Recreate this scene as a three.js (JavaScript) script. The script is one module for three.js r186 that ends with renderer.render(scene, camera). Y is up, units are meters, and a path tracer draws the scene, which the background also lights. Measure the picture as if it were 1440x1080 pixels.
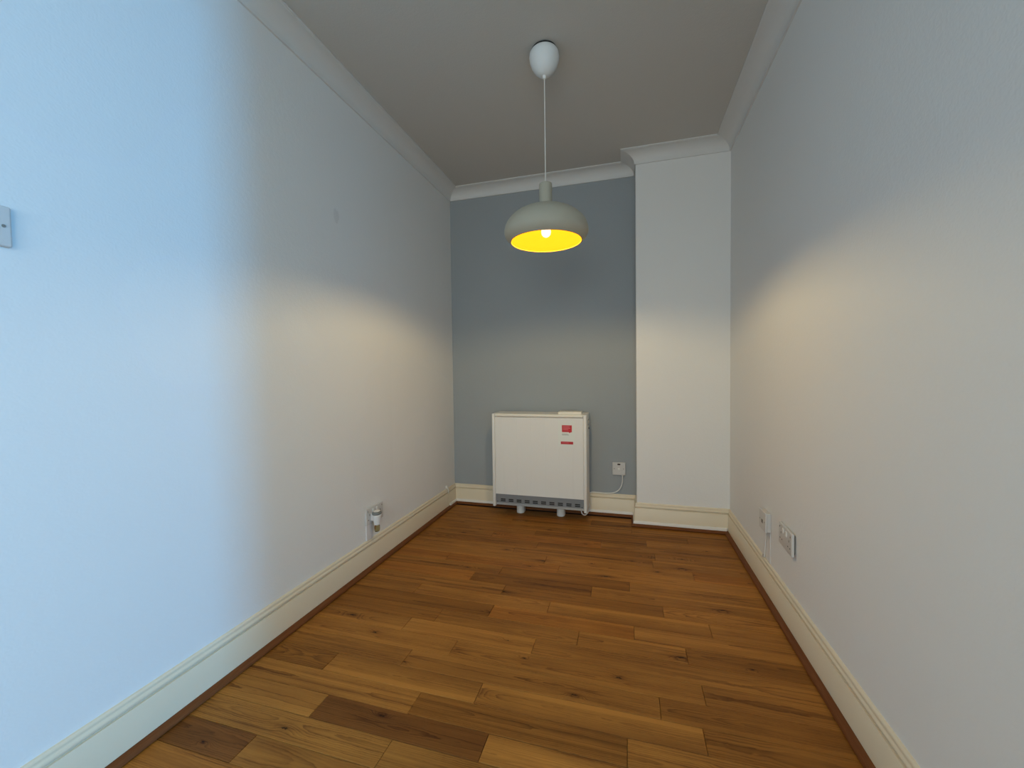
import * as THREE from 'three';
import { RoundedBoxGeometry } from 'three/addons/geometries/RoundedBoxGeometry.js';
import { RectAreaLightUniformsLib } from 'three/addons/lights/RectAreaLightUniformsLib.js';
import { mergeGeometries, toCreasedNormals } from 'three/addons/utils/BufferGeometryUtils.js';

// ---------------------------------------------------------------- camera, sky, lights, exposure
const scene = new THREE.Scene();
const camera = new THREE.PerspectiveCamera(THREE.MathUtils.radToDeg(2 * Math.atan(540 / 571.75)), 1440 / 1080, 0.05, 60);
camera.position.set(0, 0.9962, 0);
camera.quaternion.setFromRotationMatrix(new THREE.Matrix4().makeBasis(
  new THREE.Vector3(0.96190739, -0.01342802, -0.27304553),
  new THREE.Vector3(0.00458398, 0.99944476, -0.03300256),
  new THREE.Vector3(0.27333708, 0.03049377, 0.96143485)));
scene.add(camera);
scene.background = new THREE.Color().setRGB(0.62, 0.8, 1.0);      // even overcast sky, seen only through the windows

const renderer = new THREE.WebGLRenderer({ antialias: true });
renderer.toneMapping = THREE.LinearToneMapping;
renderer.toneMappingExposure = 0.96;
renderer.shadowMap.enabled = true;
RectAreaLightUniformsLib.init();

function daylight(name, w, h, intensity, rgb, at, towards) {
  const l = new THREE.RectAreaLight(new THREE.Color().setRGB(...rgb), intensity, w, h);
  l.name = name; l.position.set(...at); l.lookAt(...towards); scene.add(l);
}
const SIDE = { x: 4.2, z0: -0.33, z1: 0.15, y0: 0.35, y1: 2.05 };   // glazed pane at the end of the side passage
const REAR = { z: 3.0, x0: -0.80, x1: 0.54, y0: 0.5, y1: 2.1 };       // window in the wall behind the camera
daylight('side_window_daylight', SIDE.z1 - SIDE.z0, SIDE.y1 - SIDE.y0, 60, [0.11, 0.50, 1.0],
  [SIDE.x - 0.03, (SIDE.y0 + SIDE.y1) / 2, (SIDE.z0 + SIDE.z1) / 2], [0, (SIDE.y0 + SIDE.y1) / 2 - 1.1, (SIDE.z0 + SIDE.z1) / 2]);
daylight('rear_window_daylight', REAR.x1 - REAR.x0, REAR.y1 - REAR.y0, 5.7, [0.92, 1.0, 0.95],
  [(REAR.x0 + REAR.x1) / 2, (REAR.y0 + REAR.y1) / 2, REAR.z - 0.03], [(REAR.x0 + REAR.x1) / 2, (REAR.y0 + REAR.y1) / 2 - 1.5, 0]);
const ADDED_FLANK = { x: 0.591, z0: 1.15, z1: 2.45, y0: 0.6, y1: 2.0 };     // unseen window added in the right wall to brighten the far left wall
daylight('added_flank_daylight', ADDED_FLANK.z1 - ADDED_FLANK.z0, ADDED_FLANK.y1 - ADDED_FLANK.y0, 3.6, [0.92, 1.0, 0.95],
  [ADDED_FLANK.x - 0.005, (ADDED_FLANK.y0 + ADDED_FLANK.y1) / 2, (ADDED_FLANK.z0 + ADDED_FLANK.z1) / 2], [-1.2755, (ADDED_FLANK.y0 + ADDED_FLANK.y1) / 2, (ADDED_FLANK.z0 + ADDED_FLANK.z1) / 2]);
const LAMP = { color: [1.0, 0.75, 0.36], intensity: 1.12 };

// ---------------------------------------------------------------- measures (metres)
const XL = -1.2755, XR = 0.591, D1 = 2.85, D2 = 2.6944, XC = 0.0542, H = 2.3426, HC = 2.2755, PC = 0.0896;
const HS = 0.1495, TS = 0.0136, Q = 0.0201, ZOPEN = -0.74, ZBACK = REAR.z, WT = 0.12;

// ---------------------------------------------------------------- helpers
let seed = 7;
const rnd = () => { seed = (seed * 1664525 + 1013904223) >>> 0; return seed / 4294967296; };
function hash2(x, y, s) { let h = (x * 374761393 + y * 668265263 + s * 1274126177) | 0; h = Math.imul(h ^ (h >>> 13), 1274126177); return ((h ^ (h >>> 16)) >>> 0) / 4294967296; }
function vnoise(x, y, s) {
  const xi = Math.floor(x), yi = Math.floor(y), fx = x - xi, fy = y - yi, u = fx * fx * (3 - 2 * fx), v = fy * fy * (3 - 2 * fy);
  const a = hash2(xi, yi, s), b = hash2(xi + 1, yi, s), c = hash2(xi, yi + 1, s), d = hash2(xi + 1, yi + 1, s);
  return a + (b - a) * u + (c - a) * v + (a - b - c + d) * u * v;
}
const fbm = (x, y, s) => 0.55 * vnoise(x, y, s) + 0.28 * vnoise(2.1 * x, 2.1 * y, s + 1) + 0.17 * vnoise(4.3 * x, 4.3 * y, s + 2);
function dataTex(w, h, fn, srgb) {
  const a = new Uint8Array(w * h * 4), c = [0, 0, 0];
  for (let j = 0; j < h; j++) for (let i = 0; i < w; i++) {
    fn(i, j, c); const k = 4 * (j * w + i);
    for (let n = 0; n < 3; n++) { let v = Math.min(1, Math.max(0, c[n])); if (srgb) v = v <= 0.0031308 ? 12.92 * v : 1.055 * Math.pow(v, 1 / 2.4) - 0.055; a[k + n] = Math.round(255 * v); }
    a[k + 3] = 255;
  }
  const t = new THREE.DataTexture(a, w, h, THREE.RGBAFormat);
  t.magFilter = THREE.LinearFilter; t.minFilter = THREE.LinearMipmapLinearFilter; t.generateMipmaps = true;
  t.wrapS = t.wrapT = THREE.RepeatWrapping; if (srgb) t.colorSpace = THREE.SRGBColorSpace; t.needsUpdate = true;
  return t;
}
const used = {};
const numbered = (n) => { const k = used[n] = (used[n] ?? -1) + 1; return k ? n + '_' + String(k).padStart(3, '0') : n; };
function mesh(name, geo, mat, parent = scene) {
  const m = new THREE.Mesh(Array.isArray(geo) ? (geo.length > 1 ? mergeGeometries(geo.map((g) => (g.index ? g.toNonIndexed() : g))) : geo[0]) : geo, mat);
  m.name = numbered(name); m.castShadow = m.receiveShadow = true; parent.add(m); return m;
}
function thing(name, label, category, at = [0, 0, 0]) {
  const o = new THREE.Group(); o.name = numbered(name); o.position.set(...at); o.userData = { label, category }; scene.add(o); return o;
}
const tag = (o, label, category) => { Object.assign(o.userData, { label, category }); return o; };
function struct(name, geo, mat, label, parent = scene) { const m = mesh(name, geo, mat, parent); if (parent === scene) m.userData.kind = 'structure'; if (label) m.userData.label = label; return m; }
const mat = (rgb, rough, o = {}) => new THREE.MeshPhysicalMaterial({ color: new THREE.Color().setRGB(...rgb), roughness: rough, ...o });
function box(x0, x1, y0, y1, z0, z1) {                                // box between corners, uv in metres
  const g = new THREE.BoxGeometry(x1 - x0, y1 - y0, z1 - z0); g.translate((x0 + x1) / 2, (y0 + y1) / 2, (z0 + z1) / 2);
  const p = g.attributes.position, n = g.attributes.normal, uv = g.attributes.uv;
  for (let i = 0; i < p.count; i++) {
    const ax = Math.abs(n.getX(i)), ay = Math.abs(n.getY(i));
    if (ax > 0.5) uv.setXY(i, p.getZ(i), p.getY(i)); else if (ay > 0.5) uv.setXY(i, p.getX(i), p.getZ(i)); else uv.setXY(i, p.getX(i), p.getY(i));
  }
  return g;
}
function rbox(x0, x1, y0, y1, z0, z1, r, seg = 2) { const g = new RoundedBoxGeometry(x1 - x0, y1 - y0, z1 - z0, seg, r); g.translate((x0 + x1) / 2, (y0 + y1) / 2, (z0 + z1) / 2); return g; }
function cyl(r0, r1, h, seg, at, axis = 'y') { const g = new THREE.CylinderGeometry(r0, r1, h, seg); if (axis === 'x') g.rotateZ(Math.PI / 2); if (axis === 'z') g.rotateX(Math.PI / 2); g.translate(...at); return g; }
function tube(pts, r, n = 60, seg = 10) { return new THREE.TubeGeometry(new THREE.CatmullRomCurve3(pts.map((p) => new THREE.Vector3(...p)), false, 'centripetal'), n, r, seg); }
// a moulding swept along one wall run, mitred where two runs meet; profile is [out of wall, height] pairs
function run(A, B, mA, mB, profile) {
  const P = [], UV = [], at = (V, m, d, y) => [V[0] + m[0] * d, y, V[1] + m[1] * d], L = Math.hypot(B[0] - A[0], B[1] - A[1]);
  let s = 0; const n = profile.length;
  for (let i = 0; i < n; i++) {
    const [d0, y0] = profile[i], [d1, y1] = profile[(i + 1) % n], ds = Math.hypot(d1 - d0, y1 - y0);
    const a = at(A, mA, d0, y0), b = at(B, mB, d0, y0), c = at(B, mB, d1, y1), e = at(A, mA, d1, y1);
    P.push(...a, ...b, ...c, ...a, ...c, ...e); UV.push(0, s, L, s, L, s + ds, 0, s, L, s + ds, 0, s + ds); s += ds;
  }
  const tri = THREE.ShapeUtils.triangulateShape(profile.map(([d, y]) => new THREE.Vector2(d, y)), []);
  for (const t of tri) { for (const i of t) { P.push(...at(A, mA, ...profile[i])); UV.push(...profile[i]); } }
  for (const t of tri) { for (const i of [t[0], t[2], t[1]]) { P.push(...at(B, mB, ...profile[i])); UV.push(...profile[i]); } }
  const g = new THREE.BufferGeometry(); g.setAttribute('position', new THREE.Float32BufferAttribute(P, 3)); g.setAttribute('uv', new THREE.Float32BufferAttribute(UV, 2));
  g.computeVertexNormals(); return toCreasedNormals(g, 0.6);
}

// ---------------------------------------------------------------- materials
const plasterBump = dataTex(512, 512, (i, j, c) => {                  // roller stipple, wraps every 0.5 m
  const w = (x, y, p, s) => vnoise(((x % p) + p) % p, ((y % p) + p) % p, s); const v = 0.6 * w(i / 4, j / 4, 128, 3) + 0.4 * w(i / 11, j / 11, 46, 5); c[0] = c[1] = c[2] = v;
});
plasterBump.repeat.set(2, 2);
const paintedWall = (rgb) => mat(rgb, 0.85, { bumpMap: plasterBump, bumpScale: 0.0004 });
const whiteWall = paintedWall([0.79, 0.79, 0.775]);
const leftWallMap = dataTex(1024, 1024, (i, j, c) => {                // 4 m x 2.4 m: faint roller marks and one grey scuff
  const x = i / 1024 * 4, y = j / 1024 * 2.4, m = 0.985 + 0.03 * fbm(x * 1.7, y * 1.7, 40);
  const sx = (x - 0.418) / 0.02, sy = (y - 1.715) / 0.036, e = fbm(x * 60, y * 45, 77), q = sx * sx + sy * sy + 1.6 * (e - 0.5);
  const k = m * (1 - 0.11 * Math.min(1, Math.max(0, (1.05 - q) * 2)) * (0.6 + 0.8 * e));
  c[0] = 0.79 * k; c[1] = 0.79 * k; c[2] = 0.775 * k;
}, true);
const leftWallMat = new THREE.MeshPhysicalMaterial({ map: leftWallMap, roughness: 0.85, bumpMap: plasterBump, bumpScale: 0.0004 });
const greyWall = paintedWall([0.335, 0.365, 0.382]);
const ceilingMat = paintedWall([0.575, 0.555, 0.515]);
const covingMat = mat([0.70, 0.70, 0.685], 0.7);
const creamGloss = mat([0.75, 0.66, 0.50], 0.42);
const whiteGloss = mat([0.80, 0.78, 0.73], 0.4);
const plate = mat([0.62, 0.605, 0.585], 0.35);
const whitePlastic = mat([0.80, 0.79, 0.76], 0.38);
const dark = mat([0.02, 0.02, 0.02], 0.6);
const screwMetal = mat([0.35, 0.34, 0.31], 0.35, { metalness: 0.9 });

// oak board textures: 1.2 m x 84 mm of plain-sawn grain, ring pattern, pores and knots
const TW = 1400, TH = 104, BL = 1.2, BW = 0.0845;
function oakTexture(s, kind) {
  const knots = [], nk = [1, 2, 1, 1, 0, 2, 2, 1][s % 8];
  for (let k = 0; k < nk; k++) knots.push([0.1 + hash2(k, s, 91) * 1.0, 0.014 + hash2(k, s, 92) * 0.056, 0.0025 + 0.0035 * hash2(k, s, 93), 0.5 + hash2(k, s, 94)]);
  const core = BW / 2 + (hash2(1, s, 95) - 0.5) * (kind ? 0.03 : 0.16), depth0 = kind ? 0.016 : 0.06, slope = (hash2(2, s, 96) - 0.5) * (kind ? 0.05 : 0.02), pitch = kind ? 0.0042 : 0.0034;
  const sap = hash2(3, s, 97) < 0.45 ? 0.010 + 0.012 * hash2(4, s, 98) : -1, streaks = 0.6 + 0.8 * hash2(5, s, 99);
  return dataTex(TW, TH, (i, j, c) => {
    const u = i / TW * BL, v = j / TH * BW;
    const w = v + 0.010 * (fbm(u * 3.0, v * 14, s + 200) - 0.5) + 0.0030 * (fbm(u * 26, v * 60, s + 230) - 0.5);
    let bump = 0, hole = 0, halo = 0;
    for (const [ku, kv, kr, ka] of knots) {
      const du = (u - ku) / (kr * 9), dv = (v - kv) / (kr * 3.2), q = du * du + dv * dv; bump += 0.016 * ka * Math.exp(-q); halo += 1.0 * ka * Math.exp(-2.2 * q) * fbm(u * 40, v * 260, s + 9);
      const eu = (u - ku) / (kr * 2.4), ev = (v - kv) / (kr * 0.7), e = eu * eu + ev * ev + 2.2 * (fbm(u * 190, v * 420, s + 7) - 0.5); hole = Math.max(hole, Math.min(1, Math.max(0, (1.0 - e) * 1.4)));
    }
    const dep = depth0 + slope * (u - 0.6) + 0.022 * (fbm(u * 2.4, 3.3, s + 260) - 0.5);
    const r = Math.hypot(w - core, dep) + bump, ring = r / pitch + 0.5 * fbm(u * 30, v * 240, s + 270);
    const f = ring - Math.floor(ring), band = 0.55 + 0.9 * (vnoise(Math.floor(ring) * 0.77, u * 2.0, s + 280) - 0.5), late = Math.pow(f, 2.2) * (f > 0.93 ? (1 - f) / 0.07 : 1) * band;
    const pore = Math.max(0, vnoise(u * 70, v * 1500, s + 300) - 0.52) * 2.1, fine = fbm(u * 9, v * 520, s + 310), streak = fbm(u * 1.5, v * 120, s + 320), wide = fbm(u * 1.8, v * 26, s + 340), cloud = fbm(u * 5, v * 14, s + 350);
    const min = Math.max(0, vnoise(u * 3.1, v * 210, s + 370) - 0.80) * 2.2;
    const fleck = Math.max(0, vnoise(u * 120, v * 300, s + 360) - 0.70) * 0.6;
    let d = 1.0 * late + 0.24 * pore * (0.35 + late) + streaks * 0.62 * (streak - 0.47) + 0.75 * (wide - 0.5) + 0.45 * (cloud - 0.5) + 0.35 * (fine - 0.5) + min + halo;
    if (sap > 0) { const e = sap + 0.012 * (fbm(u * 2.2, 1.7, s + 380) - 0.5); d -= 0.42 * Math.min(1, Math.max(0, (e - v) / 0.0025)); }
    d = Math.min(1.05, Math.max(-0.5, d));
    const L = [0.352, 0.146, 0.028], D = [0.125, 0.042, 0.008];
    for (let n = 0; n < 3; n++) { let x = L[n] + (D[n] - L[n]) * d + L[n] * 0.2 * fleck; x *= 1 - 0.88 * hole; c[n] = x; }
  }, true);
}
const oakTex = []; for (let s = 0; s < 12; s++) oakTex.push(oakTexture(s * 17 + 3, s % 4 !== 1));
const oakMats = {};
function oak(tex, tone) {                                            // a few stain tones of the same oak
  const k = tex + '|' + tone;
  const T = { light: [1.16, 1.17, 1.17], mid: [1, 1, 1], warm: [1.02, 0.93, 0.82], dark: [0.78, 0.74, 0.68], brown: [0.58, 0.51, 0.52] }[tone];
  return oakMats[k] ??= new THREE.MeshPhysicalMaterial({ map: oakTex[tex], color: new THREE.Color().setRGB(...T), roughness: 0.5, specularIntensity: 0.3, bumpMap: oakTex[tex], bumpScale: 0.00025 });
}
const beadTex = dataTex(1024, 64, (i, j, c) => { const u = i / 1024 * 1.2, v = j / 64 * 0.06, d = 0.5 * fbm(u * 5, v * 160, 501) + 0.4 * vnoise(u * 40, v * 1500, 502); c[0] = 0.215 - 0.12 * d; c[1] = 0.078 - 0.052 * d; c[2] = 0.025 - 0.019 * d; }, true);
beadTex.repeat.set(1 / 1.2, 1 / 0.06);
const beadMat = new THREE.MeshPhysicalMaterial({ map: beadTex, roughness: 0.55, specularIntensity: 0.3 });

// ---------------------------------------------------------------- room shell
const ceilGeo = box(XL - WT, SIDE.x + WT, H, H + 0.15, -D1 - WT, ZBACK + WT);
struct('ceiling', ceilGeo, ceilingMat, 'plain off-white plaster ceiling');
const lw = box(XL - WT, XL, 0, H, -D1 - WT, ZBACK + WT);
{ const uv = lw.attributes.uv; for (let i = 0; i < uv.count; i++) uv.setXY(i, (uv.getX(i) + 2.01) / 4, uv.getY(i) / 2.4); }
leftWallMat.bumpMap = plasterBump.clone(); leftWallMat.bumpMap.repeat.set(8, 4.8);
struct('wall_left', lw, leftWallMat, 'long white painted wall on the left');
struct('wall_alcove', box(XL, XC + 0.05, 0, H, -D1 - WT, -D1), greyWall, 'blue-grey painted back wall of the alcove behind the heater');
struct('wall_chimney', box(XC, XR + WT, 0, H, -D1 - WT, -D2), whiteWall, 'white chimney breast projecting beside the grey alcove');
struct('wall_right', box(XR, XR + WT, 0, H, -D2, ZOPEN), whiteWall, 'long white painted wall on the right');
struct('wall_right_lintel', box(XR, XR + WT, 2.06, H, ZOPEN, 0.95), whiteWall, 'white wall over the side opening');
struct('wall_right_rear', [box(XR, XR + WT, 0, H, 0.95, ADDED_FLANK.z0), box(XR, XR + WT, 0, H, ADDED_FLANK.z1, ZBACK + WT), box(XR, XR + WT, 0, ADDED_FLANK.y0, ADDED_FLANK.z0, ADDED_FLANK.z1), box(XR, XR + WT, ADDED_FLANK.y1, H, ADDED_FLANK.z0, ADDED_FLANK.z1)], whiteWall, 'white wall behind the camera on the right with an added window');
struct('wall_rear', [box(XL, REAR.x0, 0, H, REAR.z, REAR.z + WT), box(REAR.x1, XR, 0, H, REAR.z, REAR.z + WT), box(REAR.x0, REAR.x1, 0, REAR.y0, REAR.z, REAR.z + WT), box(REAR.x0, REAR.x1, REAR.y1, H, REAR.z, REAR.z + WT)], whiteWall, 'white wall behind the camera with a window');
struct('wall_passage_front', box(XR + WT, SIDE.x + WT, 0, H, -1.12, -1.0), whiteWall, 'white wall of the side passage');
struct('wall_passage_rear', box(XR + WT, SIDE.x + WT, 0, H, 1.0, 1.1), whiteWall, 'white wall of the side passage');
struct('wall_passage_end', [box(SIDE.x, SIDE.x + WT, 0, H, -1.0, SIDE.z0), box(SIDE.x, SIDE.x + WT, 0, H, SIDE.z1, 1.0), box(SIDE.x, SIDE.x + WT, 0, SIDE.y0, SIDE.z0, SIDE.z1), box(SIDE.x, SIDE.x + WT, SIDE.y1, H, SIDE.z0, SIDE.z1)], whiteWall, 'end wall of the side passage with a tall pane');
const glass = new THREE.MeshPhysicalMaterial({ transmission: 1, roughness: 0.02, thickness: 0, ior: 1.5 });
function windowUnit(n, w, h, at, turn) {
  const o = new THREE.Group(); o.name = 'window_' + n; o.userData = { kind: 'structure' }; o.position.set(...at); o.rotation.y = turn; scene.add(o);
  const f = 0.05;
  mesh('window_frame', [box(-w / 2, -w / 2 + f, 0, h, -0.03, 0.03), box(w / 2 - f, w / 2, 0, h, -0.03, 0.03), box(-w / 2 + f, w / 2 - f, 0, f, -0.03, 0.03), box(-w / 2 + f, w / 2 - f, h - f, h, -0.03, 0.03)], whiteGloss, o);
  mesh('pane', box(-w / 2 + f, w / 2 - f, f, h - f, -0.004, 0.004), glass, o);
}
windowUnit(1, SIDE.z1 - SIDE.z0, SIDE.y1 - SIDE.y0, [SIDE.x + 0.07, SIDE.y0, (SIDE.z0 + SIDE.z1) / 2], Math.PI / 2);
windowUnit(2, REAR.x1 - REAR.x0, REAR.y1 - REAR.y0, [(REAR.x0 + REAR.x1) / 2, REAR.y0, REAR.z + 0.07], 0);

windowUnit(3, ADDED_FLANK.z1 - ADDED_FLANK.z0, ADDED_FLANK.y1 - ADDED_FLANK.y0, [XR + 0.07, ADDED_FLANK.y0, (ADDED_FLANK.z0 + ADDED_FLANK.z1) / 2], Math.PI / 2);  // added window, put in with its area light to lift the left wall

// ---------------------------------------------------------------- floor of separate oak boards
const floor = new THREE.Group(); floor.name = 'floor'; floor.userData = { kind: 'structure', label: 'oak strip floor of short random-length boards laid across the room' }; scene.add(floor);
mesh('subfloor', box(XL - WT, SIDE.x + WT, -0.12, -0.013, -D1 - WT, ZBACK + WT), mat([0.03, 0.018, 0.01], 0.9), floor);
function boardGeo(x0, x1, zc, w, uoff, flip) {
  const g0 = 0.0005, c = 0.0011, t = -0.013, z0 = zc - w / 2 + g0, z1 = zc + w / 2 - g0; x0 += g0; x1 -= g0;
  const P = [], UV = [], uvOf = (x, z) => { const u = ((x - x0) + uoff) / BL, v = (z - (zc - w / 2)) / w; return [flip & 1 ? -u : u, flip & 2 ? 1 - v : v]; };
  const dy = () => (rnd() - 0.5) * 0.0008, h = [dy(), dy(), dy(), dy()];
  const top = [[x0 + c, h[0], z0 + c], [x0 + c, h[1], z1 - c], [x1 - c, h[2], z1 - c], [x1 - c, h[3], z0 + c]], rim = [[x0, h[0] - c, z0], [x0, h[1] - c, z1], [x1, h[2] - c, z1], [x1, h[3] - c, z0]], low = rim.map(([x, , z]) => [x, t, z]);
  const quad = (a, b, d, e) => { for (const p of [a, b, d, a, d, e]) { P.push(...p); UV.push(...uvOf(p[0], p[2])); } };
  quad(...top);
  for (let i = 0; i < 4; i++) { const j = (i + 1) % 4; quad(rim[i], rim[j], top[j], top[i]); quad(low[i], low[j], rim[j], rim[i]); }
  const g = new THREE.BufferGeometry(); g.setAttribute('position', new THREE.Float32BufferAttribute(P, 3)); g.setAttribute('uv', new THREE.Float32BufferAttribute(UV, 2)); g.computeVertexNormals(); return g;
}
// end joints read from the photograph, row by row, and the stain of each board from left to right
const joints = { 0: [-0.992, -0.3], 1: [-0.62, 0.05], 2: [-0.898, -0.372, 0.3], 3: [-0.624, -0.005], 4: [-0.996, -0.45, 0.196], 5: [-0.75, 0.088], 6: [-0.611, 0.22], 7: [-0.85, -0.332], 8: [-0.751, -0.182, 0.194], 9: [-0.552, 0.02], 10: [-0.94, -0.324, 0.3], 11: [-0.55, 0.137], 12: [-0.735, -0.161], 13: [-0.614, 0.005], 14: [-0.94, -0.338], 15: [-0.42, 0.301], 16: [-0.613, 0.12], 17: [-0.5, 0.136], 18: [-0.8, -0.15], 19: [-0.55, 0.1], 20: [-0.35, 0.33], 21: [-0.75, 0.02] };
const tones = { 0: ['brown', 'mid', 'mid'], 1: ['mid', 'mid', 'warm'], 2: ['light', 'brown', 'light', 'mid'], 3: ['light', 'dark', 'mid'], 4: ['dark', 'mid', 'mid', 'dark'], 5: ['mid', 'mid', 'dark'], 6: ['light', 'mid', 'mid'], 7: ['mid', 'light', 'mid'], 8: ['dark', 'mid', 'mid', 'dark'], 9: ['dark', 'warm', 'light'], 10: ['mid', 'light', 'mid', 'mid'], 11: ['mid', 'dark', 'light'], 12: ['warm', 'dark', 'mid'], 13: ['mid', 'dark', 'mid'], 14: ['warm', 'warm', 'light'], 15: ['mid', 'light', 'warm'], 16: ['mid', 'mid', 'mid'], 17: ['dark', 'dark', 'mid'], 18: ['mid', 'warm', 'mid'], 19: ['mid', 'dark', 'light'] };
for (let k = -20; k <= 25; k++) {
  const zc = -(0.817 + 0.0845 * k), zb = zc - BW / 2; if (zb < -D1 - 0.03) continue;
  const right = zc > ZOPEN ? XR + WT : XR;
  let xs = joints[k]; if (!xs) { xs = []; let x = XL + 0.2 + rnd() * 0.5; while (x < right - 0.2) { xs.push(x); x += 0.35 + rnd() * 0.6; } }
  xs = [XL - 0.005, ...xs, right];
  for (let i = 0; i + 1 < xs.length; i++) {
    const tone = tones[k]?.[i] ?? ['mid', 'light', 'mid', 'warm', 'dark'][Math.floor(rnd() * 5)], tx = Math.floor(rnd() * 12);
    mesh('plank', boardGeo(xs[i], xs[i + 1], zc, BW, rnd() * Math.max(0, BL - 0.01 - (xs[i + 1] - xs[i])), Math.floor(rnd() * 4)), oak(tx, tone), floor);
  }
}
mesh('rear_floor_slab', box(XL, XR + WT, -0.02, -0.001, -(0.817 + 0.0845 * -20) + BW / 2, ZBACK), mat([0.36, 0.2, 0.08], 0.5), floor);
mesh('passage_floor_slab', box(XR + WT, SIDE.x, -0.02, -0.001, -1.0, 1.0), mat([0.36, 0.2, 0.08], 0.5), floor);

// ---------------------------------------------------------------- skirtings, beads, covings
const corner = [[XL, ZBACK], [XL, -D1], [XC, -D1], [XC, -D2], [XR, -D2], [XR, ZOPEN]];
const nrm = [[1, 0], [0, 1], [-1, 0], [0, 1], [-1, 0]];
const mitre = corner.map((_, i) => { const a = nrm[Math.max(0, i - 1)], b = nrm[Math.min(4, i)]; const k = 1 + a[0] * b[0] + a[1] * b[1]; return [(a[0] + b[0]) / k, (a[1] + b[1]) / k]; });
mitre[0] = [1, 0]; mitre[5] = [-1, 0];
const sides = ['left', 'alcove', 'chimney_side', 'chimney', 'right'];
const arc = (cx, cy, r, a0, a1, n) => Array.from({ length: n + 1 }, (_, i) => { const a = (a0 + (a1 - a0) * i / n) * Math.PI / 180; return [cx + r * Math.cos(a), cy + r * Math.sin(a)]; });
const skirt = [[0, 0], [TS, 0], [TS, 0.1145], [TS - 0.0012, 0.1165], [TS - 0.0072, 0.1172], [TS - 0.0074, 0.1196], ...arc(TS - 0.0085, 0.1270, 0.0078, -75, 60, 6), [TS - 0.0058, 0.1358], [TS - 0.006, 0.1375], ...arc(TS - 0.0115, 0.1425, 0.0066, -30, 80, 5), [0, HS]];
const bead = [[TS + 0.0003, 0.0018], [TS + Q - 0.003, 0.0018], [TS + Q, 0.0048], ...arc(TS + 0.004, 0.004, Q - 0.004, 4, 86, 7), [TS + 0.0003, Q + 0.0005]];
const beadTall = bead;
const caulk = [[TS + 0.0002, Q - 0.002], [TS + 0.009, Q - 0.002], [TS + 0.009, Q + 0.010], ...arc(TS + 0.003, Q + 0.010, 0.006, 10, 80, 4), [TS + 0.0002, Q + 0.0165]];
const cove = [[0, H - 0.0005], [0, HC], [0.008, HC], [0.0085, HC + 0.004], ...Array.from({ length: 13 }, (_, i) => { const t = i / 12 * Math.PI / 2; return [0.0085 + (PC - 0.017) * (1 - Math.cos(t)), HC + 0.004 + (H - HC - 0.012) * Math.sin(t)]; }), [PC - 0.0085, H - 0.0065], [PC, H - 0.0065], [PC, H - 0.0005]];
const JOINT = -2.70;
let trim = 0;
for (let i = 0; i < 5; i++) {
  const A = corner[i], B = corner[i + 1];
  if (i === 0) {
    struct('baseboard_left', run(A, [XL, JOINT + 0.0012], mitre[0], [1, 0], skirt), creamGloss, 'cream moulded skirting along the left wall');
    struct('baseboard_left_end', run([XL, JOINT - 0.0028], B, [1, 0], mitre[1], skirt.map(([d, y]) => [d * 0.93, y * 0.995])), creamGloss, 'short end piece of the left skirting next to the corner');
    struct('trim_' + (++trim), run([XL, JOINT - 0.02], B, [1, 0], mitre[1], caulk), whiteGloss, 'short white strip at the foot of the left skirting by the corner');
  } else {
    struct('baseboard_' + sides[i], run(A, B, mitre[i], mitre[i + 1], skirt), creamGloss, 'cream moulded skirting along the ' + sides[i].replace('_', ' ') + ' wall');
    if (i < 4) struct('trim_' + (++trim), run(A, B, mitre[i], mitre[i + 1], caulk), whiteGloss, 'white strip at the foot of the ' + sides[i].replace('_', ' ') + ' skirting');
  }
  struct('trim_' + (++trim), run(A, B, mitre[i], mitre[i + 1], beadTall), beadMat, 'red-brown wooden floor bead along the ' + sides[i].replace('_', ' ') + ' wall');
  struct('trim_' + (++trim), run(A, B, mitre[i], mitre[i + 1], cove), covingMat, 'white plaster coving above the ' + sides[i].replace('_', ' ') + ' wall');
}

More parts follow.
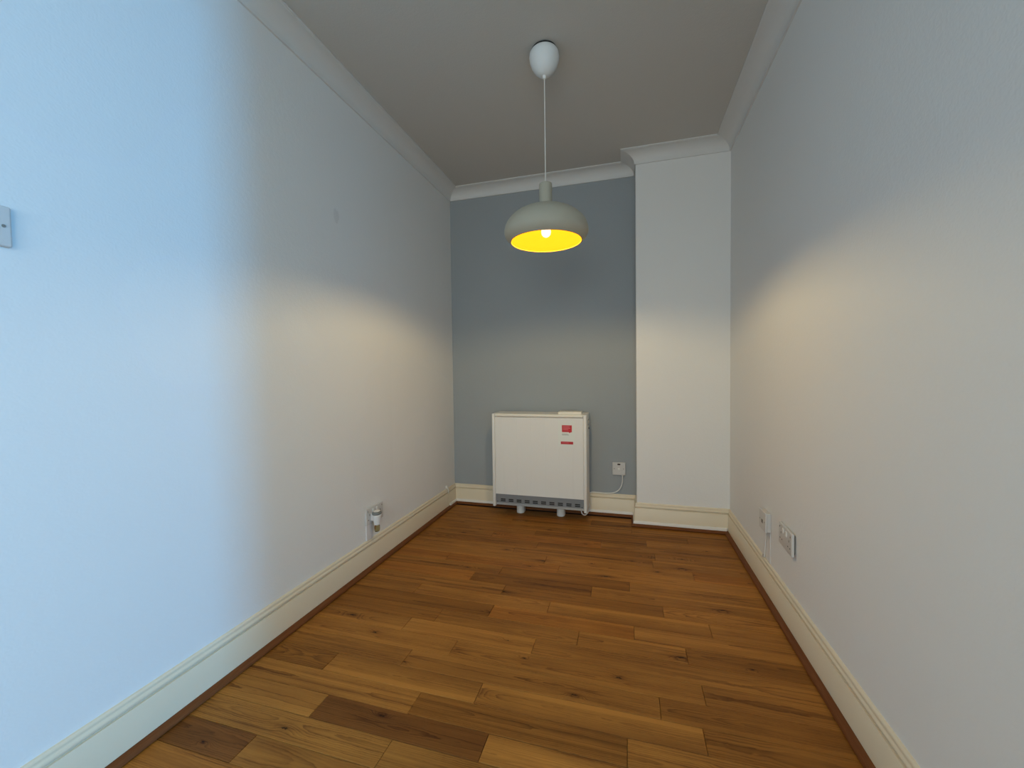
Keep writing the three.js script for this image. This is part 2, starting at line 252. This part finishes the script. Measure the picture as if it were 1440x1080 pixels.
// ---------------------------------------------------------------- pendant lamp
{
  const LX = -0.330, LZ = -1.722, RIM = 1.547;
  const o = thing('pendant_lamp', 'lit grey dome pendant lamp with a yellow lining on a white cord from the ceiling', 'lamp', [LX, RIM, LZ]);
  const lathe = (pts, seg = 96) => new THREE.LatheGeometry(pts.map(([r, y]) => new THREE.Vector2(r, y)), seg);
  const outer = [], inner = [];
  for (let i = 0; i <= 14; i++) { const t = -0.54 + 0.54 * i / 14; outer.push([0.1775 * Math.cos(t), 0.038 + 0.0739 * Math.sin(t)]); }
  for (let i = 1; i <= 26; i++) { const t = i / 26 * 1.42; outer.push([0.1775 * Math.pow(Math.cos(t), 0.94), 0.038 + 0.108 * Math.sin(t)]); }
  const top = outer[outer.length - 1];
  for (const [r, y] of outer) inner.push([Math.max(0.012, r - 0.0045), y < 0.07 ? y : y - 0.0045 * (y - 0.07) / 0.085]);
  const shell = [[0.1512, -0.0008], ...outer, [0.024, top[1] + 0.0005]];
  const shade = mesh('lamp_shade', lathe(shell), mat([0.41, 0.38, 0.30], 0.75), o);
  shade.userData.label = 'grey matt outer dome';
  const lining = mesh('lining', lathe([[0.1475, 0.0008], ...inner.slice(1)]), mat([0.20, 0.088, 0.002], 0.9, { specularIntensity: 0.15 }), shade);
  lining.userData.label = 'yellow painted inside';
  const lip = mesh('rim', lathe([[0.1475, 0.0012], [0.1478, -0.0006], [0.1492, -0.0016], [0.1508, -0.0012], [0.1514, 0.0004]]), mat([0.45, 0.22, 0.025], 0.7, { specularIntensity: 0.3 }), shade);
  lip.userData.label = 'pale raw rim edge';
  mesh('neck', lathe([[0.001, 0.139], [0.0268, 0.139], [0.0272, 0.143], [0.0272, 0.238], [0.0262, 0.2415], [0.0235, 0.2428], [0.004, 0.2428], [0.0018, 0.2428]], 40), mat([0.41, 0.38, 0.30], 0.75), o);
  mesh('lamp_holder', lathe([[0.001, 0.140], [0.017, 0.140], [0.017, 0.112], [0.0155, 0.106], [0.0155, 0.082], [0.001, 0.082]], 28), whitePlastic, o);
  const bulb = mesh('bulb', lathe([[0.0001, 0.0175], [0.007, 0.0185], [0.0135, 0.0225], [0.0185, 0.0295], [0.0205, 0.039], [0.0195, 0.05], [0.0165, 0.061], [0.0135, 0.072], [0.0128, 0.083], [0.0001, 0.083]], 36),
    new THREE.MeshStandardMaterial({ color: 0xffffff, roughness: 0.5, emissive: new THREE.Color().setRGB(1.0, 0.86, 0.62), emissiveIntensity: 1.6 }), o);
  bulb.userData.label = 'glowing small round bulb'; bulb.castShadow = false;
  const l = new THREE.PointLight(new THREE.Color().setRGB(...LAMP.color), LAMP.intensity, 0, 2); l.name = 'pendant_bulb_light'; l.position.set(0, 0.040, 0); l.castShadow = true; l.shadow.mapSize.set(1024, 1024); l.shadow.radius = 1.1; l.shadow.camera.near = 0.03; o.add(l);
  const yc = H - RIM;                                                 // ceiling in the lamp's own height
  mesh('flex', cyl(0.0019, 0.0019, yc - 0.118 - 0.2428, 12, [0, (yc - 0.118 + 0.2428) / 2, 0]), mat([0.8, 0.79, 0.74], 0.5), o);
  const cup = mesh('ceiling_cup', lathe([[0.004, yc - 0.107], [0.014, yc - 0.1065], [0.028, yc - 0.100], [0.042, yc - 0.087], [0.0535, yc - 0.069], [0.0605, yc - 0.048], [0.0625, yc - 0.032], [0.0605, yc - 0.018], [0.0560, yc - 0.0105], [0.0545, yc - 0.0095], [0.002, yc - 0.0095]], 64), mat([0.76, 0.78, 0.78], 0.5), o);
  mesh('gap_shadow_ring', cyl(0.0515, 0.0515, 0.0094, 40, [0, yc - 0.0049, 0]), dark, cup);  // black disc that paints the shadow line between cup and ceiling
  mesh('cord_grip', lathe([[0.002, yc - 0.1195], [0.0058, yc - 0.1195], [0.0072, yc - 0.116], [0.0078, yc - 0.108], [0.0078, yc - 0.1055], [0.001, yc - 0.1055]], 24), whitePlastic, cup);
}

// ---------------------------------------------------------------- storage heater
{
  const x0 = -0.9025, x1 = -0.256, zf = -2.645, zb = -2.829, y0 = 0.08, y1 = 0.7105;
  const o = thing('storage_heater', 'white night storage heater on two round feet in front of the grey alcove wall', 'heater', [(x0 + x1) / 2, 0, zb]);
  const X = (x) => x - (x0 + x1) / 2, Z = (z) => z - zb;
  const white = mat([0.80, 0.785, 0.745], 0.42), cream = mat([0.83, 0.79, 0.69], 0.32);
  mesh('casing', box(X(x0 + 0.018), X(x1 - 0.018), y0 + 0.012, y1 - 0.012, Z(zb), Z(zf) - 0.014), mat([0.5, 0.49, 0.46], 0.6), o);
  for (const s of [0, 1]) {                                           // rounded steel cheeks
    const a = s ? x1 - 0.0205 : x0, b = s ? x1 : x0 + 0.0205, sh = new THREE.Shape(); const zz = Z(zf), r = 0.011, e = 0.003, L = X(a), R = X(b);
    sh.moveTo(L, 0); sh.lineTo(R, 0);
    if (s) { sh.lineTo(R, zz - r); sh.quadraticCurveTo(R, zz, R - r, zz); sh.lineTo(L + e, zz); sh.quadraticCurveTo(L, zz, L, zz - e); } else { sh.lineTo(R, zz - e); sh.quadraticCurveTo(R, zz, R - e, zz); sh.lineTo(L + r, zz); sh.quadraticCurveTo(L, zz, L, zz - r); }
    sh.lineTo(L, 0);
    const g = new THREE.ExtrudeGeometry(sh, { depth: y1 - 0.002 - (y0 - 0.012) - 0.006, bevelEnabled: true, bevelSize: 0.0022, bevelThickness: 0.003, bevelOffset: -0.0022, bevelSegments: 2, curveSegments: 6 });
    g.rotateX(-Math.PI / 2); g.scale(1, 1, -1); { const ix = g.index; const p = g.attributes.position; if (!ix) { for (const at of Object.values(g.attributes)) { const n = at.itemSize; for (let i = 0; i < p.count; i += 3) for (let k = 0; k < n; k++) { const t = at.array[(i + 1) * n + k]; at.array[(i + 1) * n + k] = at.array[(i + 2) * n + k]; at.array[(i + 2) * n + k] = t; } } } }
    g.translate(0, y0 - 0.009, 0); g.computeVertexNormals();
    mesh('side_panel', toCreasedNormals(g, 0.7), white, o);
  }
  // front panel with shallow upright pressings
  {
    const a = X(-0.8805), b = X(-0.2775), zz = Z(zf) - 0.003, sh = new THREE.Shape(); sh.moveTo(a, zz - 0.010); sh.lineTo(a, zz - 0.002); sh.lineTo(a + 0.002, zz);
    for (const gx of [-0.821, -0.727, -0.628, -0.530, -0.437, -0.345]) { const c = X(gx); sh.lineTo(c - 0.006, zz); sh.lineTo(c - 0.0018, zz - 0.0005); sh.lineTo(c + 0.0018, zz - 0.0005); sh.lineTo(c + 0.006, zz); }
    sh.lineTo(b - 0.002, zz); sh.lineTo(b, zz - 0.002); sh.lineTo(b, zz - 0.010); sh.lineTo(a, zz - 0.010);
    const g = new THREE.ExtrudeGeometry(sh, { depth: 0.687 - 0.155, bevelEnabled: false }); g.rotateX(Math.PI / 2); g.translate(0, 0.687, 0);
    mesh('front_panel', g, white, o);
  }
  mesh('top_trim', rbox(X(-0.8808), X(-0.2772), 0.6885, y1, Z(zf) - 0.03, Z(zf) + 0.0005, 0.0085, 4), cream, o);
  mesh('top_plate', rbox(X(x0 + 0.004), X(x1 - 0.004), y1 - 0.010, y1 - 0.001, Z(zb), Z(zf) - 0.012, 0.003), white, o);
  mesh('control_cover', rbox(X(-0.446), X(-0.289), y1 - 0.004, y1 + 0.0165, Z(zf) - 0.10, Z(zf) - 0.022, 0.006, 3), cream, o);
  // outlet grille: grey strip, ten pairs of dark slots with a bar between, turned-out lower lip
  {
    const gy0 = y0 + 0.002, gy1 = 0.1535, gm = mat([0.21, 0.22, 0.235], 0.45), a = X(-0.8803), b = X(-0.2777);
    const sh = new THREE.Shape(); sh.moveTo(a, gy0 + 0.013); sh.lineTo(b, gy0 + 0.013); sh.lineTo(b, gy1); sh.lineTo(a, gy1); sh.lineTo(a, gy0 + 0.013);
    for (let i = 0; i < 10; i++) { const c = X(-0.829 + 0.0567 * i); for (const yy of [0.1025, 0.1140]) { const hole = new THREE.Path(); hole.moveTo(c - 0.017, yy); hole.lineTo(c - 0.017, yy + 0.0088); hole.lineTo(c + 0.017, yy + 0.0088); hole.lineTo(c + 0.017, yy); hole.lineTo(c - 0.017, yy); sh.holes.push(hole); } }
    const g = new THREE.ExtrudeGeometry(sh, { depth: 0.0015, bevelEnabled: false }); g.translate(0, 0, Z(zf) - 0.0095);
    const gr = mesh('outlet_grille', g, gm, o); gr.userData.label = 'dark grey slotted strip along the bottom';
    const lip = new THREE.Shape(); lip.moveTo(-0.012, gy0); lip.lineTo(0.0065, gy0); lip.lineTo(0.007, gy0 + 0.002); lip.lineTo(-0.002, gy0 + 0.0135); lip.lineTo(-0.012, gy0 + 0.0135); lip.lineTo(-0.012, gy0);
    const lg = new THREE.ExtrudeGeometry(lip, { depth: b - a, bevelEnabled: false }); lg.rotateY(-Math.PI / 2); lg.translate(b, 0, Z(zf) - 0.0085);
    mesh('lip', lg, mat([0.30, 0.315, 0.335], 0.4), gr);
    mesh('slot_shadow_plate', box(a, b, 0.098, 0.128, Z(zf) - 0.0135, Z(zf) - 0.0115), dark, gr);  // black sheet standing in for the shade inside the slots
    for (const sx of [-0.868, -0.289]) mesh('screw', cyl(0.003, 0.003, 0.002, 12, [X(sx), 0.1015, Z(zf) - 0.0075], 'z'), dark, gr);
  }
  for (const fx of [-0.732, -0.446]) {                                // feet: round-ended blocks running front to back
    const r = 0.0275, za = Z(-2.757), zc = Z(-2.787), sh = new THREE.Shape(); sh.absarc(X(fx), za, r, 0, Math.PI, false); sh.absarc(X(fx), zc, r, Math.PI, 2 * Math.PI, false);
    const g = new THREE.ExtrudeGeometry(sh, { depth: 0.094, bevelEnabled: true, bevelSize: 0.0015, bevelThickness: 0.0015, bevelOffset: -0.0015, bevelSegments: 2, curveSegments: 20 }); g.rotateX(Math.PI / 2); g.scale(1, 1, 1);
    // shape's second axis becomes +z after the turn about x
    g.translate(0, 0.0965, 0); mesh('foot', g, whitePlastic, o);
  }
  // controls on the right cheek
  const kn = mesh('dial_recess', rbox(X(x1) - 0.004, X(x1) + 0.0012, 0.628, 0.668, Z(-2.79), Z(-2.735), 0.001), mat([0.25, 0.24, 0.22], 0.5), o);
  mesh('dial', cyl(0.013, 0.015, 0.006, 24, [X(x1) + 0.003, 0.648, Z(-2.7625)], 'x'), cream, kn);
  mesh('button', cyl(0.006, 0.006, 0.006, 16, [X(x1) + 0.0015, 0.606, Z(-2.785)], 'x'), dark, o);
  // flex from the wall outlet, over the skirting, behind and under the heater
  const p = [[-0.037, 0.292, -2.8340], [-0.036, 0.272, -2.8360], [-0.0365, 0.240, -2.8415], [-0.043, 0.210, -2.8420], [-0.060, 0.180, -2.8410], [-0.090, 0.1605, -2.8400], [-0.133, 0.1540, -2.8385], [-0.20, 0.1540, -2.8385], [-0.245, 0.1525, -2.8375], [-0.262, 0.144, -2.8335], [-0.268, 0.125, -2.8315], [-0.262, 0.090, -2.8290], [-0.252, 0.066, -2.800], [-0.258, 0.046, -2.745], [-0.276, 0.034, -2.712], [-0.292, 0.042, -2.702], [-0.300, 0.062, -2.702], [-0.302, 0.0925, -2.704]];
  mesh('power_cable', tube(p.map(([x, y, z]) => [X(x), y, Z(z)]), 0.0036, 160), whitePlastic, o);
  // sticker: white paper with a red block, unreadable small print and a red band
  {
    const W = 432, Hh = 696, cv = document.createElement('canvas'); cv.width = W; cv.height = Hh; const c = cv.getContext('2d');
    c.fillStyle = '#e6e8e1'; c.fillRect(0, 0, W, Hh);
    const sx = (x) => (x + 0.442) / 0.108 * W, sy = (y) => (0.672 - y) / 0.174 * Hh;
    c.fillStyle = '#c4121d'; c.fillRect(sx(-0.416), sy(0.640), sx(-0.351) - sx(-0.416), sy(0.595) - sy(0.640));
    c.beginPath(); c.moveTo(sx(-0.372), sy(0.596)); c.lineTo(sx(-0.356), sy(0.596)); c.lineTo(sx(-0.366), sy(0.589)); c.fill();
    c.fillStyle = '#e58a8a'; for (const [a, b, y] of [[-0.410, -0.366, 0.632], [-0.410, -0.362, 0.6225], [-0.410, -0.374, 0.613]]) c.fillRect(sx(a), sy(y), sx(b) - sx(a), 13);
    c.fillStyle = '#8d8a88'; c.fillRect(sx(-0.416), sy(0.5845), sx(-0.378) - sx(-0.416), 7); c.fillStyle = '#4c4646'; c.fillRect(sx(-0.416), sy(0.5775), sx(-0.371) - sx(-0.416), 9);
    c.fillStyle = '#b90f1c'; c.fillRect(sx(-0.424), sy(0.5325), sx(-0.343) - sx(-0.424), sy(0.515) - sy(0.5325));
    c.fillStyle = '#dc7078'; c.fillRect(sx(-0.417), sy(0.526), sx(-0.372) - sx(-0.417), 12);
    const t = new THREE.CanvasTexture(cv); t.colorSpace = THREE.SRGBColorSpace; t.anisotropy = 8;
    const g = new THREE.BoxGeometry(0.108, 0.174, 0.0005); g.translate(X(-0.388), 0.585, Z(zf) - 0.0026);
    mesh('sticker', g, new THREE.MeshPhysicalMaterial({ map: t, roughness: 0.45 }), o).userData.label = 'white paper sticker with a red block and a red band';
  }
}

// ---------------------------------------------------------------- wall fittings
// every fitting is built facing +z with its middle at the wall face, then turned
function fitting(name, label, at, turn, category = 'socket') { const o = thing(name, label, category, at); o.rotation.y = turn; return o; }
const screws = (o, dx, y, z) => { for (const s of [-1, 1]) { const m = mesh('screw', cyl(0.0034, 0.0034, 0.0012, 14, [s * dx, y, z], 'z'), screwMetal, o); void m; } };
{ // heater's switched outlet on the alcove wall
  const o = fitting('heater_outlet', 'square white switched outlet with dark indicator on the grey alcove wall beside the heater', [-0.059, 0.326, -D1], 0);
  mesh('back_box', box(-0.04, 0.04, -0.04, 0.04, 0.0002, 0.006), plate, o); mesh('face_plate', rbox(-0.043, 0.043, -0.043, 0.043, 0.005, 0.0155, 0.0035, 3), plate, o);
  mesh('indicator', rbox(-0.0095, 0.0095, 0.026, 0.035, 0.015, 0.0172, 0.0008), mat([0.03, 0.012, 0.008], 0.25), o).userData.label = 'dark indicator window';
  mesh('switch_rocker', rbox(-0.007, 0.007, -0.011, 0.005, 0.013, 0.019, 0.002), whitePlastic, o);
  screws(o, 0.030, 0.0005, 0.0158);
  mesh('cord_outlet', rbox(0.014, 0.030, -0.0435, -0.030, 0.010, 0.020, 0.002), plate, o);
}
function doubleSocket(o, tilt = 0) {
  const f = new THREE.Group(); void f;
  mesh('face_plate', rbox(-0.073, 0.073, -0.043, 0.043, 0.0002, 0.0105, 0.0035, 3), plate, o);
  for (const s of [-1, 1]) {
    mesh('switch_rocker', rbox(s * 0.017 - 0.0065, s * 0.017 + 0.0065, 0.013, 0.032, 0.008, 0.0135, 0.0018), whitePlastic, o);
    const x = s * 0.045;
    mesh('pin_hole', box(x - 0.002, x + 0.002, 0.002, 0.0105, 0.0095, 0.0108), dark, o);
    for (const t of [-1, 1]) mesh('pin_hole', box(x + t * 0.0111 - 0.0034, x + t * 0.0111 + 0.0034, -0.0195, -0.0155, 0.0095, 0.0108), dark, o);
  }
  screws(o, 0.0603, 0.027, 0.0108); void tilt;
}
{ // left wall, low
  const o = fitting('double_socket', 'white double socket low on the left wall with a plug-in freshener in it', [XL, 0.270, -1.815], Math.PI / 2); doubleSocket(o);
  const a = fitting('air_freshener', 'white plug-in air freshener with grey top and glass bottle in the left wall socket', [XL + 0.0107, 0.270, -1.792], Math.PI / 2, 'air freshener');
  const lathe = (pts) => new THREE.LatheGeometry(pts.map(([r, y]) => new THREE.Vector2(r, y)), 36);
  const body = lathe([[0.0005, -0.048], [0.014, -0.048], [0.0165, -0.046], [0.018, -0.036], [0.0215, -0.018], [0.0245, 0.0], [0.0252, 0.006], [0.0005, 0.006]]); body.scale(1, 1, 0.86); body.translate(0, 0, 0.026);
  mesh('body', body, mat([0.78, 0.79, 0.79], 0.3), a);
  const cap = lathe([[0.0005, 0.0062], [0.0254, 0.0062], [0.0262, 0.0085], [0.0262, 0.0155], [0.0245, 0.0185], [0.018, 0.020], [0.0005, 0.0205]]); cap.scale(1, 1, 0.86); cap.translate(0, 0, 0.026);
  mesh('top_vent', cap, mat([0.20, 0.215, 0.21], 0.4), a).userData.label = 'dark grey ring at the top';
  const disc = lathe([[0.0005, 0.0207], [0.0175, 0.0205], [0.0185, 0.0222], [0.0165, 0.0235], [0.0005, 0.0238]]); disc.scale(1, 1, 0.86); disc.translate(0, 0, 0.026); mesh('top_button', disc, whitePlastic, a);
  mesh('plug_block', rbox(-0.018, 0.018, -0.026, 0.012, 0.0002, 0.016, 0.004, 3), mat([0.78, 0.79, 0.79], 0.3), a);
  const bottle = lathe([[0.0005, -0.083], [0.010, -0.083], [0.0145, -0.080], [0.0155, -0.072], [0.0155, -0.058], [0.013, -0.052], [0.0085, -0.0485], [0.0005, -0.0485]]); bottle.scale(1, 1, 0.86); bottle.translate(0, 0, 0.026);
  const b = mesh('bottle', bottle, new THREE.MeshPhysicalMaterial({ transmission: 1, roughness: 0.05, ior: 1.45, thickness: 0.03, attenuationColor: new THREE.Color().setRGB(0.62, 0.58, 0.36), attenuationDistance: 0.02 }), a);
  b.userData.label = 'clear glass refill bottle';
  tag(mesh('cable_trunking', rbox(XL + 0.0002, XL + 0.0075, HS + 0.0005, 0.2268, -1.789, -1.746, 0.0015), mat([0.74, 0.72, 0.72], 0.55)), 'short white trunking from the left wall double socket down to the skirting', 'trunking');
}
{ // right wall: small raised box, its wire and trunking, and the double socket
  const o = fitting('phone_socket', 'small raised white socket box on the right wall with a thin wire below', [XR, 0.328, -2.003], -Math.PI / 2);
  mesh('back_box', rbox(-0.041, 0.041, -0.041, 0.041, 0.0002, 0.016, 0.003), plate, o); mesh('face_plate', rbox(-0.043, 0.043, -0.043, 0.043, 0.0155, 0.0235, 0.003, 3), plate, o);
  mesh('port', box(-0.009, 0.009, -0.012, 0.004, 0.0228, 0.0239), mat([0.12, 0.11, 0.10], 0.6), o); screws(o, 0.030, 0.0, 0.0238);
  tag(mesh('phone_wire', tube([[XR - 0.009, 0.288, -1.992], [XR - 0.010, 0.270, -2.000], [XR - 0.0055, 0.235, -2.018], [XR - 0.004, 0.195, -2.027], [XR - 0.0055, 0.165, -2.030], [XR - 0.0065, 0.1535, -2.031]], 0.0024, 60), whitePlastic), 'thin white wire hanging from the small raised socket box on the right wall', 'wire');
  tag(mesh('cable_trunking', rbox(XR - 0.0035, XR - 0.0002, HS + 0.0005, 0.2865, -1.984, -1.966, 0.0012), mat([0.74, 0.72, 0.70], 0.6)), 'narrow white trunking beneath the small raised socket box on the right wall', 'trunking');
  const k = mesh('cable_clip', rbox(XR - 0.0115, XR - 0.0004, HS + 0.0004, 0.1625, -2.043, -2.0345, 0.002), mat([0.42, 0.38, 0.33], 0.5)); tag(k, 'small brownish cable clip on top of the right skirting below the wire', 'clip');
  const d = fitting('double_socket', 'white double socket on the right wall standing slightly off the plaster at its near end', [XR, 0.343, -1.765], -Math.PI / 2); doubleSocket(d);
  for (const c of d.children) { c.position.z += 0.003; } d.rotation.y = -Math.PI / 2 - 0.035;
  mesh('back_box', box(-0.062, 0.062, -0.035, 0.035, -0.02, 0.0034), mat([0.15, 0.14, 0.13], 0.8), d);
}
{ // light switch at the left edge
  const o = fitting('light_switch', 'white light switch cut by the left edge of the picture on the left wall', [XL, 1.318, -0.513], Math.PI / 2, 'switch');
  mesh('face_plate', rbox(-0.043, 0.043, -0.043, 0.043, 0.0002, 0.0105, 0.0045, 3), plate, o);
  mesh('switch_rocker', rbox(-0.006, 0.006, -0.011, 0.011, 0.008, 0.0145, 0.0018), whitePlastic, o); screws(o, 0.030, 0.0, 0.0108);
}
{ // cable end clipped over the left skirting joint
  const o = thing('cable_stub', 'short white cable end clipped over the left skirting near the back corner', 'cable', [XL, 0, -2.692]);
  mesh('lead', tube([[0.003, 0.172, 0.0], [0.0045, 0.160, 0.001], [0.010, 0.1535, 0.001], [0.0168, 0.147, 0.000], [0.0178, 0.118, -0.003]], 0.0036, 40), whitePlastic, o);
  mesh('clip', rbox(0.0002, 0.0125, 0.152, 0.1705, -0.008, 0.008, 0.0025), whitePlastic, o);
}

renderer.render(scene, camera);
